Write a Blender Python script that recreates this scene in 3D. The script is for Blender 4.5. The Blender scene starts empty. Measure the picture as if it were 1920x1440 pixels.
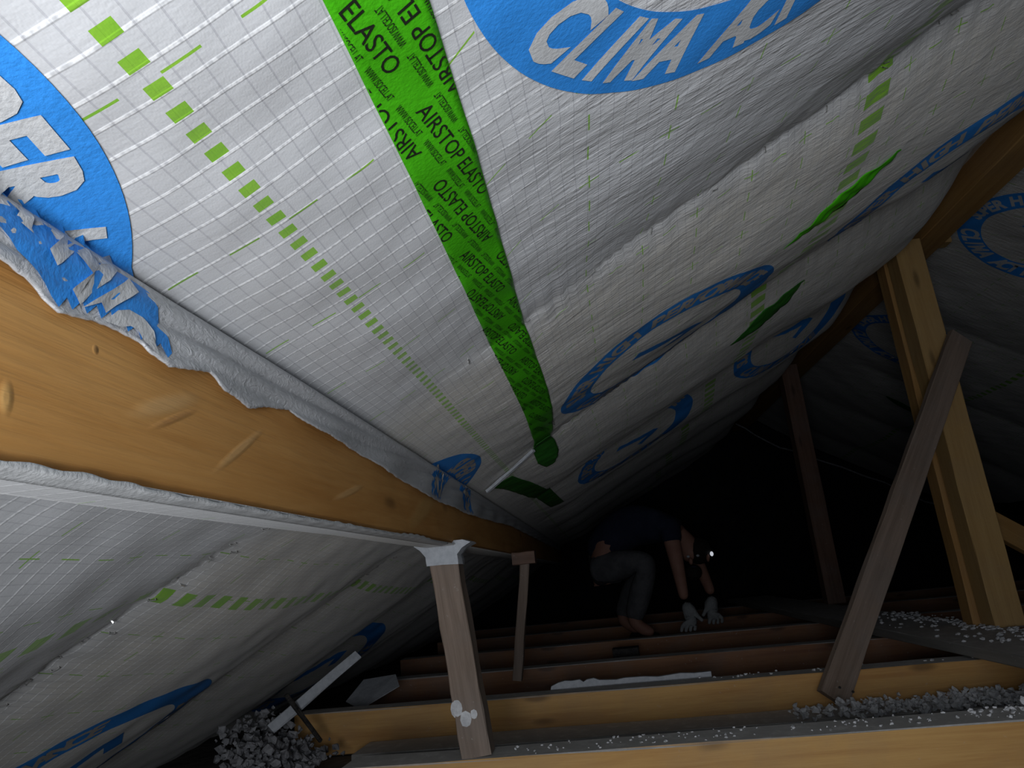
import bpy, bmesh, math, random
import numpy as np
from mathutils import Vector, Matrix

C = bpy.context.scene.collection
sc = bpy.context.scene
random.seed(4)
rng = np.random.default_rng(7)

# ------------------------------------------------------------------ camera, light, exposure
F_PX = 1400.0
cam_d = bpy.data.cameras.new('camera')
cam_d.sensor_width = 36.0
cam_d.lens = F_PX * 36.0 / 1920.0
cam_d.clip_start = 0.01
cam_d.clip_end = 60
cam = bpy.data.objects.new('camera', cam_d)
C.objects.link(cam)
# world axes seen in the camera (x right, y down, z forward): attic runs along +Y, camera tilted up and rolled
RW = np.array([[0.98940431, -0.11872852, -0.08356226],
               [0.11023467, 0.23976042, 0.9645534],
               [-0.09448507, -0.96354475, 0.25030799]])
right, down, fwd = RW[:, 0], RW[:, 1], RW[:, 2]
cam.matrix_world = Matrix(((right[0], -down[0], -fwd[0], 0), (right[1], -down[1], -fwd[1], 0),
                           (right[2], -down[2], -fwd[2], 0), (0, 0, 0, 1)))
sc.camera = cam

world = bpy.data.worlds.new('world')
sc.world = world
world.use_nodes = True
world.node_tree.nodes['Background'].inputs[0].default_value = (0.62, 0.74, 1.0, 1)
world.node_tree.nodes['Background'].inputs[1].default_value = 0.045

# absorbing volume, added so that the light falls off faster with distance
_va = world.node_tree.nodes.new('ShaderNodeVolumeAbsorption')
_va.inputs['Color'].default_value = (0.30, 0.32, 0.36, 1)
_va.inputs['Density'].default_value = 0.16
world.node_tree.links.new(_va.outputs[0], world.node_tree.nodes['World Output'].inputs['Volume'])


def area(name, loc, aim, size, power, col):
    d = bpy.data.lights.new(name, 'AREA')
    d.shape = 'RECTANGLE'
    d.size, d.size_y = size
    d.energy = power
    d.color = col
    o = bpy.data.objects.new(name, d)
    C.objects.link(o)
    o.location = loc
    o.rotation_euler = (Vector(aim) - Vector(loc)).to_track_quat('-Z', 'Y').to_euler()
    return o


# daylight through the open hatch the photographer stands in, behind and below the camera
hatch = area('hatch_daylight', (-0.16, -0.52, -0.14), (0.10, 1.2, 0.62), (0.50, 0.45), 19, (0.96, 0.98, 1.0))
hatch.data.spread = math.radians(140)

# added soft bluish fill lamp behind the camera, replaces missing ambient light
area('ambient_fill', (0.5, -1.3, 0.17), (0.5, 3.0, 0.30), (1.6, 1.0), 15.0, (0.84, 0.91, 1.0))

sc.view_settings.view_transform = 'Standard'
sc.view_settings.look = 'None'
sc.view_settings.exposure = 0.0
sc.view_settings.gamma = 1.0
sc.view_settings.use_curve_mapping = False

# ------------------------------------------------------------------ helpers


def link_mesh(name, verts, faces, mat, parent=None, smooth=False, uv=None, loc=None):
    me = bpy.data.meshes.new(name)
    me.from_pydata([tuple(map(float, v)) for v in verts], [], [tuple(map(int, f)) for f in faces])
    if uv is not None:
        lay = me.uv_layers.new(name='uv')
        li = np.zeros(len(me.loops), dtype=np.int32)
        me.loops.foreach_get('vertex_index', li)
        lay.data.foreach_set('uv', np.asarray(uv, dtype=np.float32)[li].ravel())
    if smooth:
        me.polygons.foreach_set('use_smooth', [True] * len(me.polygons))
    me.materials.append(mat)
    o = bpy.data.objects.new(name, me)
    C.objects.link(o)
    if parent:
        o.parent = parent
    if loc:
        o.location = loc
    return o


def tag(o, label=None, cat=None, group=None, kind=None):
    if label: o['label'] = label
    if cat: o['category'] = cat
    if group: o['group'] = group
    if kind: o['kind'] = kind
    return o


def empty(name, loc=(0, 0, 0)):
    o = bpy.data.objects.new(name, None)
    o.empty_display_size = 0.05
    C.objects.link(o)
    o.location = loc
    return o


def under(child, parent):
    bpy.context.view_layer.update()
    child.parent = parent
    child.matrix_parent_inverse = parent.matrix_world.inverted()
    return child


def mat_new(name):
    m = bpy.data.materials.new(name)
    m.use_nodes = True
    nt = m.node_tree
    b = nt.nodes['Principled BSDF']
    return m, nt, b


class N:
    """tiny node expression helper"""
    def __init__(s, nt): s.nt = nt
    def n(s, t, **k):
        x = s.nt.nodes.new(t)
        for a, v in k.items(): setattr(x, a, v)
        return x
    def put(s, sock, v):
        if isinstance(v, (int, float)): sock.default_value = v
        elif isinstance(v, tuple): sock.default_value = v
        else: s.nt.links.new(v, sock)
    def m(s, op, a, b=0.0, c=0.0, clamp=False):
        x = s.n('ShaderNodeMath', operation=op, use_clamp=clamp)
        s.put(x.inputs[0], a); s.put(x.inputs[1], b); s.put(x.inputs[2], c)
        return x.outputs[0]
    def mix(s, f, a, b, mode='MIX'):
        x = s.n('ShaderNodeMix', data_type='RGBA', blend_type=mode)
        s.put(x.inputs[0], f); s.put(x.inputs[6], a); s.put(x.inputs[7], b)
        return x.outputs[2]
    def noise(s, vec, scale, detail=3.0, rough=0.55, dist=0.0):
        x = s.n('ShaderNodeTexNoise')
        if vec is not None: s.put(x.inputs['Vector'], vec)
        x.inputs['Scale'].default_value = scale
        x.inputs['Detail'].default_value = detail
        x.inputs['Roughness'].default_value = rough
        x.inputs['Distortion'].default_value = dist
        return x.outputs[0]
    def scale(s, vec, sc_):
        x = s.n('ShaderNodeMapping')
        s.put(x.inputs[0], vec); x.inputs['Scale'].default_value = sc_
        return x.outputs[0]
    def ramp(s, f, lo, hi):
        x = s.n('ShaderNodeMapRange'); x.interpolation_type = 'SMOOTHSTEP'
        s.put(x.inputs[0], f); s.put(x.inputs[1], lo); s.put(x.inputs[2], hi)
        return x.outputs[0]
    def bump(s, h, strength, dist, normal=None):
        x = s.n('ShaderNodeBump')
        x.inputs['Strength'].default_value = strength
        x.inputs['Distance'].default_value = dist
        s.put(x.inputs['Height'], h)
        if normal is not None: s.put(x.inputs['Normal'], normal)
        return x.outputs[0]


# ------------------------------------------------------------------ materials
BASE = (0.53, 0.54, 0.56, 1)
WARM = (0.55, 0.525, 0.475, 1)
GREEN = (0.13, 0.36, 0.012, 1)
BLUE = (0.032, 0.27, 0.78, 1)


def membrane_material(name, strips, voff=0.45, mode='sheet'):
    """woven white vapour membrane; uv = metres along ridge (u) and up the slope (v)"""
    m, nt, b = mat_new(name)
    x = N(nt)
    uvn = x.n('ShaderNodeUVMap'); uvn.uv_map = 'uv'
    sep = x.n('ShaderNodeSeparateXYZ'); x.put(sep.inputs[0], uvn.outputs[0])
    u, v = sep.outputs[0], sep.outputs[1]

    def line(coord, period, width, off=0.0):      # 1 on lines, soft edges
        a = x.m('SUBTRACT', coord, off)
        a = x.m('PINGPONG', a, period / 2)
        return x.m('SUBTRACT', 1.0, x.ramp(a, width * 0.4, width * 1.1))

    def sline(coord, period, width, off=0.0):     # crisp
        a = x.m('PINGPONG', x.m('SUBTRACT', coord, off), period / 2)
        return x.m('LESS_THAN', a, width / 2)
    n_big = x.noise(x.scale(uvn.outputs[0], (3, 3, 3)), 1.0, 3)
    n_med = x.noise(x.scale(uvn.outputs[0], (30, 30, 30)), 1.0, 2)
    warm = x.ramp(u, 1.15, 1.35)
    col = x.mix(warm, BASE, WARM)
    col = x.mix(x.m('MULTIPLY', x.ramp(n_med, 0.35, 0.7), 0.25), col, (0.60, 0.61, 0.63, 1))
    col = x.mix(x.m('MULTIPLY', x.ramp(n_big, 0.5, 0.8), 0.25), col, (0.40, 0.40, 0.41, 1))
    # reinforcing threads: pale raised ones run up the slope, thin grey ones along the ridge
    wob = x.m('MULTIPLY', x.m('SUBTRACT', x.noise(x.scale(uvn.outputs[0], (8, 8, 8)), 1.0, 1), 0.5), 0.006)
    tu = line(x.m('ADD', u, wob), 0.0262, 0.0021)
    tv = line(x.m('ADD', v, wob), 0.0172, 0.0009)
    beads = x.noise(x.scale(uvn.outputs[0], (60, 260, 1)), 1.0, 0)
    near = x.m('SUBTRACT', 1.0, x.m('MULTIPLY', x.ramp(v, 0.30, 0.62), 0.85))
    fw = x.m('MULTIPLY', x.m('MULTIPLY', tu, x.ramp(beads, 0.25, 0.6)), near)
    col = x.mix(x.m('MULTIPLY', fw, 0.7), col, (0.86, 0.87, 0.88, 1))
    col = x.mix(x.m('MULTIPLY', tv, 0.35), col, (0.26, 0.26, 0.30, 1))
    # printed metre grid: thin green dashes with a cross where they meet
    PV, PU = 0.122, 0.200
    us = x.m('ADD', u, x.m('MULTIPLY', x.ramp(v, 0.2, 0.45), 0.11))
    onu = sline(v, PV, 0.0022, voff)
    du = x.m('LESS_THAN', x.m('PINGPONG', x.m('SUBTRACT', us, 0.178), PU / 6), 0.0155)
    keep = x.m('MAXIMUM', x.m('GREATER_THAN', v, 0.38), x.m('LESS_THAN', v, -0.1))
    gu = x.m('MULTIPLY', x.m('MULTIPLY', onu, du), keep)
    onv = sline(us, PU, 0.0024, 0.178)
    dv = x.m('LESS_THAN', x.m('PINGPONG', x.m('SUBTRACT', v, voff), PV / 4), 0.0150)
    g = x.m('MAXIMUM', gu, x.m('MULTIPLY', onv, dv))
    g = x.m('MULTIPLY', g, x.ramp(x.noise(x.scale(uvn.outputs[0], (14, 14, 1)), 1.0, 2), 0.25, 0.4))
    # broad dashed strips
    st = None
    for (dvv, hw, per, du_) in strips:
        vs_ = x.m('ADD', v, x.m('MULTIPLY', x.m('SUBTRACT', 1.0, x.ramp(u, 0.9, 1.25)), 0.07)) if dvv < 0 else v
        s1 = x.m('LESS_THAN', x.m('ABSOLUTE', x.m('SUBTRACT', vs_, dvv)), hw)
        s2 = x.m('LESS_THAN', x.m('PINGPONG', x.m('SUBTRACT', u, 0.003), per / 2), du_)
        s = x.m('MULTIPLY', s1, s2)
        st = s if st is None else x.m('MAXIMUM', st, s)
    gg = x.m('MAXIMUM', g, st) if st is not None else g
    if mode == 'sheet':
        col = x.mix(gg, col, x.mix(n_med, GREEN, (0.26, 0.50, 0.04, 1)))
    x.put(b.inputs['Base Color'], col)
    # fine weave and wrinkles
    weave = x.noise(x.scale(uvn.outputs[0], (380, 700, 1)), 1.0, 0)
    streak = x.noise(x.scale(uvn.outputs[0], (46, 13, 1)), 1.0, 3, 0.6, 0.0)
    streak2 = x.noise(x.scale(uvn.outputs[0], (120, 40, 1)), 1.0, 3, 0.7, 0.0)
    wr = x.m('ADD', 0.12, x.m('MULTIPLY', x.ramp(x.m('ADD', v, x.m('MULTIPLY', u, 0.22)), 0.35, 0.75), 0.9))
    h = x.m('MULTIPLY', tu, 0.25)
    h = x.m('ADD', h, x.m('MULTIPLY', weave, 0.12))
    h = x.m('ADD', h, x.m('MULTIPLY', x.m('MULTIPLY', streak2, wr), 2.3))
    h = x.m('SUBTRACT', h, x.m('MULTIPLY', tv, 0.12))
    b1 = x.bump(h, 0.55, 0.0016)
    b2 = x.bump(x.m('MULTIPLY', streak, wr), 0.5, 0.008, b1)
    x.put(b.inputs['Normal'], b2)
    b.inputs['Roughness'].default_value = 0.46
    b.inputs['Specular IOR Level'].default_value = 0.45
    b.inputs['Sheen Weight'].default_value = 0.15
    return m


def print_material(name, col, var=0.12, rough=0.5, dark=None):
    m, nt, b = mat_new(name)
    x = N(nt)
    tc = x.n('ShaderNodeTexCoord')
    n1 = x.noise(tc.outputs['Object'], 90, 4)
    n2 = x.noise(tc.outputs['Object'], 12, 3)
    lo = tuple(c * (1 - var * 1.6) for c in col[:3]) + (1,)
    hi = tuple(min(1, c * (1 + var) + var * 0.05) for c in col[:3]) + (1,)
    c1 = x.mix(x.m('ADD', x.m('MULTIPLY', n1, 0.6), x.m('MULTIPLY', n2, 0.4)), lo, hi)
    x.put(b.inputs['Base Color'], c1)
    b.inputs['Roughness'].default_value = rough
    x.put(b.inputs['Normal'], x.bump(x.noise(tc.outputs['Object'], 220, 3), 0.5, 0.0012))
    return m


def wood_material(name, light, dark, grain=1.0, rough=0.7, knots=(), bump=0.3, dirt=0.0, dirtcol=(0.2, 0.19, 0.18, 1), topdust=False):
    """object X = along the grain"""
    m, nt, b = mat_new(name)
    x = N(nt)
    tc = x.n('ShaderNodeTexCoord')
    ob = tc.outputs['Object']
    g1 = x.noise(x.scale(ob, (1.2, 34 * grain, 34 * grain)), 1.0, 4, 0.6, 1.2)
    g2 = x.noise(x.scale(ob, (9, 260 * grain, 260 * grain)), 1.0, 3, 0.6)
    g3 = x.noise(x.scale(ob, (2.5, 6, 6)), 1.0, 3)
    f = x.m('ADD', x.m('MULTIPLY', g1, 0.55), x.m('ADD', x.m('MULTIPLY', g2, 0.2), x.m('MULTIPLY', g3, 0.25)))
    col = x.mix(x.ramp(f, 0.33, 0.67), dark, light)
    # random small knots
    vo = x.n('ShaderNodeTexVoronoi'); x.put(vo.inputs['Vector'], x.scale(ob, (2.6, 9, 9))); vo.inputs['Scale'].default_value = 1.0
    k = x.m('SUBTRACT', 1.0, x.ramp(vo.outputs['Distance'], 0.05, 0.16))
    col = x.mix(x.m('MULTIPLY', k, 0.65), col, tuple(c * 0.28 for c in dark[:3]) + (1,))
    sep = x.n('ShaderNodeSeparateXYZ'); x.put(sep.inputs[0], ob)
    kh = None
    for (kx, ky, kz, rx, rr, kc, tilt) in knots:
        dx = x.m('SUBTRACT', sep.outputs[0], kx)
        dy = x.m('SUBTRACT', sep.outputs[1], ky)
        dz = x.m('SUBTRACT', x.m('SUBTRACT', sep.outputs[2], kz), x.m('MULTIPLY', dx, tilt))
        d = x.m('SQRT', x.m('ADD', x.m('POWER', x.m('DIVIDE', dx, rx), 2.0),
                            x.m('ADD', x.m('POWER', x.m('DIVIDE', dz, rr), 2.0), x.m('POWER', x.m('DIVIDE', dy, 0.02), 2.0))))
        d = x.m('ADD', d, x.m('MULTIPLY', x.m('SUBTRACT', g3, 0.5), 2.6))
        mk = x.m('SUBTRACT', 1.0, x.ramp(d, 0.5, 1.4))
        col = x.mix(x.m('MULTIPLY', mk, 0.5), col, kc)
        kh = mk if kh is None else x.m('ADD', kh, mk)
    if dirt > 0:
        dn = x.noise(ob, 3.5, 5, 0.65)
        col = x.mix(x.m('MULTIPLY', x.ramp(dn, 0.42, 0.66), dirt), col, dirtcol)
        dn2 = x.noise(ob, 60, 3, 0.6)
        col = x.mix(x.m('MULTIPLY', x.ramp(dn2, 0.66, 0.74), dirt), col, (0.55, 0.53, 0.5, 1))
    if topdust:
        ge = x.n('ShaderNodeNewGeometry')
        sp = x.n('ShaderNodeSeparateXYZ'); x.put(sp.inputs[0], ge.outputs['True Normal'])
        dn3 = x.noise(ob, 25, 4, 0.7)
        dust = x.mix(x.ramp(dn3, 0.45, 0.75), (0.48, 0.46, 0.44, 1), (0.66, 0.64, 0.62, 1))
        col = x.mix(x.ramp(sp.outputs[2], 0.6, 0.8), col, dust)
    x.put(b.inputs['Base Color'], col)
    b.inputs['Roughness'].default_value = rough
    b.inputs['Specular IOR Level'].default_value = 0.3
    h = x.m('ADD', f, x.m('MULTIPLY', g2, 0.6))
    if kh is not None: h = x.m('ADD', h, x.m('MULTIPLY', kh, 0.5))
    x.put(b.inputs['Normal'], x.bump(h, bump, 0.004))
    return m


def rough_material(name, a, c, scale=20, rough=0.9, bump=0.6, bdist=0.01):
    m, nt, b = mat_new(name)
    x = N(nt)
    tc = x.n('ShaderNodeTexCoord')
    n1 = x.noise(tc.outputs['Object'], scale, 5, 0.65)
    x.put(b.inputs['Base Color'], x.mix(x.ramp(n1, 0.3, 0.7), a, c))
    b.inputs['Roughness'].default_value = rough
    b.inputs['Specular IOR Level'].default_value = 0.25
    x.put(b.inputs['Normal'], x.bump(x.noise(tc.outputs['Object'], scale * 3, 4), bump, bdist))
    return m


M_UP = membrane_material('membrane_upper', ((0.122, 0.0076, 0.0256, 0.0062), (1.105, 0.029, 0.064, 0.019)))
M_LO = membrane_material('membrane_lower', ((-0.45, 0.018, 0.062, 0.016),), -0.32)
M_OP = membrane_material('membrane_opposite', ((1.05, 0.018, 0.06, 0.015),))
M_FLAP, _nt, _b = mat_new('membrane_flap')
_x = N(_nt)
_tc = _x.n('ShaderNodeTexCoord')
_x.put(_b.inputs['Base Color'], _x.mix(_x.noise(_tc.outputs['Object'], 14, 4), (0.44, 0.45, 0.47, 1), (0.56, 0.57, 0.59, 1)))
_b.inputs['Roughness'].default_value = 0.5
_x.put(_b.inputs['Normal'], _x.bump(_x.noise(_x.scale(_tc.outputs['Object'], (160, 60, 160)), 1.0, 5, 0.6, 1.0), 0.6, 0.003))
M_BLUE = print_material('blue_print', BLUE, 0.15, 0.45)
M_LETTER = print_material('white_lettering', (0.55, 0.56, 0.57, 1), 0.10, 0.5)
M_LETTER_W = print_material('warm_lettering', (0.46, 0.43, 0.39, 1), 0.10, 0.5)
M_TAPE = print_material('green_tape', (0.055, 0.42, 0.004, 1), 0.14, 0.32)
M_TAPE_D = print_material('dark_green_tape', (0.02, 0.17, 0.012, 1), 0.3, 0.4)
M_INK = print_material('black_ink', (0.008, 0.012, 0.006, 1), 0.1, 0.5)
M_STEEL = print_material('staple_steel', (0.7, 0.7, 0.68, 1), 0.1, 0.3)
M_STEEL.node_tree.nodes['Principled BSDF'].inputs['Metallic'].default_value = 0.8
M_DUST = rough_material('insulation_fluff', (0.48, 0.48, 0.49, 1), (0.72, 0.72, 0.73, 1), 30)
M_LUMP = rough_material('grey_fluff', (0.16, 0.16, 0.17, 1), (0.30, 0.30, 0.31, 1), 30)
M_FLOOR = rough_material('dusty_floor', (0.07, 0.065, 0.06, 1), (0.13, 0.12, 0.11, 1), 8)
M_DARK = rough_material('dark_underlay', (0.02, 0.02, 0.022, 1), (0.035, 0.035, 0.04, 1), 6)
M_ROD = rough_material('dark_metal_rod', (0.02, 0.02, 0.02, 1), (0.05, 0.045, 0.04, 1), 40, 0.6)
M_FOAM = rough_material('white_foam', (0.40, 0.42, 0.45, 1), (0.5, 0.52, 0.55, 1), 60, 0.8, 0.3, 0.003)
W_PUR = wood_material('purlin_wood', (0.60, 0.315, 0.10, 1), (0.47, 0.215, 0.055, 1), 0.6, 0.6, bump=0.35, knots=(
    (0.585 - (-0.9), -0.036, 0.164 - 0.16, 0.055, 0.010, (0.66, 0.42, 0.19, 1), 0.35),
    (0.60 - (-0.9), -0.036, 0.155 - 0.16, 0.035, 0.004, (0.36, 0.18, 0.07, 1), 0.42),
    (0.73 - (-0.9), -0.036, 0.150 - 0.16, 0.050, 0.006, (0.66, 0.42, 0.19, 1), 0.55),
    (1.08 - (-0.9), -0.036, 0.140 - 0.16, 0.060, 0.005, (0.66, 0.42, 0.19, 1), 0.25),
    (1.55 - (-0.9), -0.036, 0.145 - 0.16, 0.12, 0.02, (0.58, 0.36, 0.13, 1), 0.3),
    (0.496 - (-0.9), -0.036, 0.188 - 0.16, 0.004, 0.004, (0.05, 0.03, 0.02, 1), 0.0),
    (0.414 - (-0.9), -0.036, 0.132 - 0.16, 0.006, 0.012, (0.74, 0.46, 0.17, 1), 0.0)))
W_RIDGE = wood_material('ridge_wood', (0.46, 0.265, 0.09, 1), (0.35, 0.18, 0.055, 1), 0.8, dirt=0.1)
W_GOLD = wood_material('golden_wood', (0.47, 0.30, 0.115, 1), (0.38, 0.225, 0.08, 1), 0.7, dirt=0.1)
W_JOIST = wood_material('joist_wood', (0.60, 0.35, 0.12, 1), (0.44, 0.22, 0.07, 1), 0.7, dirt=0.15, topdust=True)
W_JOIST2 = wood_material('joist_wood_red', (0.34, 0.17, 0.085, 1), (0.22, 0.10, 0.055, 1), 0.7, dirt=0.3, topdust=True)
W_OLD = wood_material('old_brown_wood', (0.27, 0.20, 0.155, 1), (0.16, 0.115, 0.085, 1), 0.9, dirt=0.25)
W_OLD2 = wood_material('old_red_wood', (0.22, 0.125, 0.085, 1), (0.14, 0.075, 0.05, 1), 0.9, dirt=0.2)
W_GREY = wood_material('grey_dusty_wood', (0.26, 0.25, 0.23, 1), (0.17, 0.16, 0.145, 1), 0.9, dirt=0.4, topdust=True)

# ------------------------------------------------------------------ the roof surfaces
SL = 0.58
TH = math.atan(SL)
CT, ST = math.cos(TH), math.sin(TH)
X0, Z0 = -0.35, 0.268
SEAMS = [-2.0, -0.9, 0.16, 1.22, 2.28, 3.34, 4.4, 5.46, 6.52, 7.58, 8.7]


def wig(y, v, s):
    a = np.sin(7.3 * y * s + 3.1 * v * s + 1.3) * np.cos(3.9 * v * s - 2.2 * y * s + 0.4)
    b = np.sin(17.1 * y * s - 9.7 * v * s + 2.9) * 0.5
    c = np.sin(31.7 * y * s + 23.0 * v * s + 0.7) * np.cos(11.0 * v * s + 1.1) * 0.3
    return a + b + c


def seam_t(y, v):
    """position inside a rafter bay and index of the bay"""
    yw = y + 0.004 * np.sin(38 * v) + 0.003 * np.sin(91 * v + 1)
    s = np.array(SEAMS)
    i = np.clip(np.searchsorted(s, yw) - 1, 0, len(s) - 2)
    t = (yw - s[i]) / (s[i + 1] - s[i])
    return i, np.clip(t, 0, 1)


def sst(a, lo, hi):
    t = np.clip((a - lo) / (hi - lo), 0, 1)
    return t * t * (3 - 2 * t)


def bulge_up(y, v):
    i, t = seam_t(y, v)
    amp = np.where(i <= 2, 0.012 + 0.058 * sst(v, 0.25, 1.1),
                   np.where(i == 3, 0.026 * sst(v, 0.02, 0.3) + 0.064 * sst(v, 0.30, 1.3),
                            0.050 * sst(v, 0.0, 0.3) + 0.045 * sst(v, 0.3, 1.4)))
    amp = amp + np.where(i >= 3, 0.035, 0.0) * sst(v, 1.2, 1.6)
    amp = amp * (1 - 0.85 * sst(v, 1.85, 2.2))
    sh = np.power(np.clip(np.sin(np.pi * t), 0, 1), 0.75)
    e = sst(v, 0.0, 0.12)
    near_seam = np.exp(-((t * (1 - t)) * 14) ** 2)
    return e * (amp * sh + 0.0018 * wig(y, v, 2.2) + 0.0022 * near_seam * np.sin(150 * v + 9 * np.sin(13 * v)) * sst(v, .05, .3)
                + 0.004 * sst(v, 0.4, 0.9) * wig(y, v, 0.9))


def flap_edge(y):
    ys = [-1, 0.2, 0.395, 0.422, 0.448, 0.487, 0.542, 0.552, 0.58, 0.615, 0.652, 0.678, 0.743, 0.80, 0.851, 0.903, 1.036, 1.196, 1.275, 1.45, 1.589, 2.145, 2.7, 3.2, 8.01]
    zs = [.22, .215, .220, .217, .205, .213, .213, .207, .201, .209, .215, .206, .201, .214, .221, .214, .212, .207, .200, .196, .188, .187, .200, .215, .215]
    return np.interp(y, ys, zs)


def surf_up(y, v, off=0.0):
    """room-side point of the upper membrane. v<0: the flap hanging down the purlin face"""
    y = np.asarray(y, float); v = np.asarray(v, float)
    vp = np.maximum(v, 0)
    b = bulge_up(y, vp) + off
    X = X0 + CT * vp + ST * b
    Z = Z0 + ST * vp - CT * b
    w = np.maximum(-v, 0)
    # folds of the flap: a roll under the crease and pleats running along the beam
    far = sst(y, 0.5, 0.9)
    roll = 0.007 * np.exp(-((w - 0.010) / 0.007) ** 2) * (0.3 + 0.7 * far)
    ph = w * 150 + 7 * y + 1.2 * np.sin(4 * y)
    roll = roll + 0.0045 * np.abs(np.sin(ph)) * sst(w, 0.004, 0.014) * (1 - 0.6 * sst(w, 0.03, 0.055)) + 0.0025 * np.sin(19 * y + 40 * w) * sst(w, 0.02, 0.045)
    tt = sst(w, 0.0, 0.006)
    X = X + tt * (0.005 + roll)
    Z = Z - w
    X = X + np.where(w > 0, off, 0)
    return np.stack([X, y, Z], -1)


def bulge_lo(y, v):
    i, t = seam_t(y, v)
    amp = np.where(i <= 2, 0.064, 0.055) * sst(-v, 0.16, 0.6) * (1 - 0.5 * sst(-v, 1.2, 1.6)) + 0.006
    sh = np.power(np.clip(np.sin(np.pi * t), 0, 1), 0.8)
    near_seam = np.exp(-((t * (1 - t)) * 14) ** 2)
    return amp * sh + sst(-v, 0.1, 0.3) * (0.003 * wig(y, v, 1.6) + 0.0022 * near_seam * np.sin(120 * v + 7 * np.sin(17 * v)))


def surf_lo(y, v, off=0.0):
    y = np.asarray(y, float); v = np.asarray(v, float)
    X = X0 + CT * v
    pull = np.interp(X0 - X, [0, .03, .07, .10, .17, .27, .5], [.174, .157, .132, .085, .040, .018, 0.0])
    Z = Z0 + ST * v - pull
    b = bulge_lo(y, v) * sst(-v, 0.02, 0.15) + off
    return np.stack([X + ST * b, y, Z - CT * b], -1)


XR, ZR = 1.74, Z0 + SL * (1.62 - X0)


def surf_op(y, w, off=0.0):
    """opposite slope, w = metres down from the ridge"""
    y = np.asarray(y, float); w = np.asarray(w, float)
    i, t = seam_t(y, w)
    amp = 0.045 * sst(w, 0.1, 0.7)
    b = amp * np.power(np.clip(np.sin(np.pi * t), 0, 1), 0.8) + 0.005 * wig(y, w, 1.3) + off
    return np.stack([XR + CT * w - ST * b, y, ZR + 0.02 - ST * w - CT * b], -1)


def sheet(name, fn, ys, vs, mat, parent, keep=None, thick=0.0008):
    Y, V = np.meshgrid(ys, vs, indexing='ij')
    P = fn(Y, V).reshape(-1, 3)
    ny, nv = len(ys), len(vs)
    idx = np.arange(ny * nv).reshape(ny, nv)
    q = np.stack([idx[:-1, :-1], idx[1:, :-1], idx[1:, 1:], idx[:-1, 1:]], -1).reshape(-1, 4)
    o = link_mesh(name, P, q, mat, parent, True, np.stack([Y.ravel(), V.ravel()], -1))
    sol = o.modifiers.new('thickness', 'SOLIDIFY')
    sol.thickness = thick
    sol.offset = 0
    return o


ys_main = np.concatenate([np.arange(-1.0, 0.2, 0.03), np.arange(0.2, 2.6, 0.0075), np.arange(2.6, 4.6, 0.02), np.arange(4.6, 8.1, 0.05)])
vs_up = np.concatenate([np.arange(0, 0.4, 0.0075), np.arange(0.4, 2.24, 0.0115)])

mem_up = empty('vapour_membrane', (X0, 0, Z0))
tag(mem_up, 'white woven membrane of the left slope, long green tape running along it', 'membrane', 'white vapour membranes under the roof')
o = sheet('sheet', surf_up, ys_main, vs_up, M_UP, None)
under(o, mem_up)

# flap with torn lower edge; built row by row so that its rim follows the tear
ysf = np.concatenate([np.arange(-0.6, 0.2, 0.03), np.arange(0.2, 2.83, 0.005), np.arange(2.85, 7.8, 0.05)])
nw = 22
Yf = np.repeat(ysf[:, None], nw, 1)
tear = 0.268 - flap_edge(ysf) + 0.0006 * np.sin(ysf * 95) + 0.0004 * np.sin(ysf * 433 + 1)
Wf = -(tear[:, None] * np.linspace(0, 1, nw)[None, :])
Pf = surf_up(Yf, Wf).reshape(-1, 3)
idx = np.arange(len(ysf) * nw).reshape(len(ysf), nw)
qf = np.stack([idx[:-1, :-1], idx[1:, :-1], idx[1:, 1:], idx[:-1, 1:]], -1).reshape(-1, 4)
o = link_mesh('flap', Pf, qf, M_FLAP, None, True, np.stack([Yf.ravel(), Wf.ravel() + 0.2], -1))
sol = o.modifiers.new('thickness', 'SOLIDIFY'); sol.thickness = 0.0022; sol.offset = 0
tag(o, 'folded flap with torn edge on the beam')
under(o, mem_up)
# far end rag of the flap
mem_lo = empty('vapour_membrane', (-0.45, 0, 0.1))
tag(mem_lo, 'white woven membrane running from under the near beam down to the eaves, lower left', 'membrane', 'white vapour membranes under the roof')
vs_lo = np.concatenate([np.arange(-1.62, -0.12, 0.0105), np.arange(-.12, .0051, .005)])
o = sheet('sheet', surf_lo, ys_main, vs_lo, M_LO, None)
under(o, mem_lo)
# narrow turned edge that laps onto the lower arris of the beam
def lap(y, s):
    y = np.asarray(y, float); s = np.asarray(s, float)
    h = 0.005 + 0.006 * np.clip(np.sin(9 * y + 1.0) * np.sin(3.7 * y + 2), 0, 1) + 0.001 * np.sin(120 * y)
    X = X0 - 0.012 + 0.017 * sst(s, 0, 0.5)
    Z = 0.090 + h * s
    return np.stack([X + 0 * y, y, Z], -1)
o = sheet('turned_edge', lap, np.arange(-0.6, 1.80, 0.01), np.linspace(0, 1, 7), M_LETTER, None, thick=0.0015)
under(o, mem_lo)

mem_op = empty('vapour_membrane', (XR, 0, ZR))
tag(mem_op, 'dim white membrane of the opposite slope, behind the posts at right', 'membrane', 'white vapour membranes under the roof')
o = sheet('sheet', surf_op, np.concatenate([np.arange(0, 6, 0.02), np.arange(6, 8.1, 0.05)]), np.arange(-0.05, 2.35, 0.02), M_OP, None)
under(o, mem_op)

# ------------------------------------------------------------------ printed marks laid on the membranes
_glyphs = {}


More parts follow.
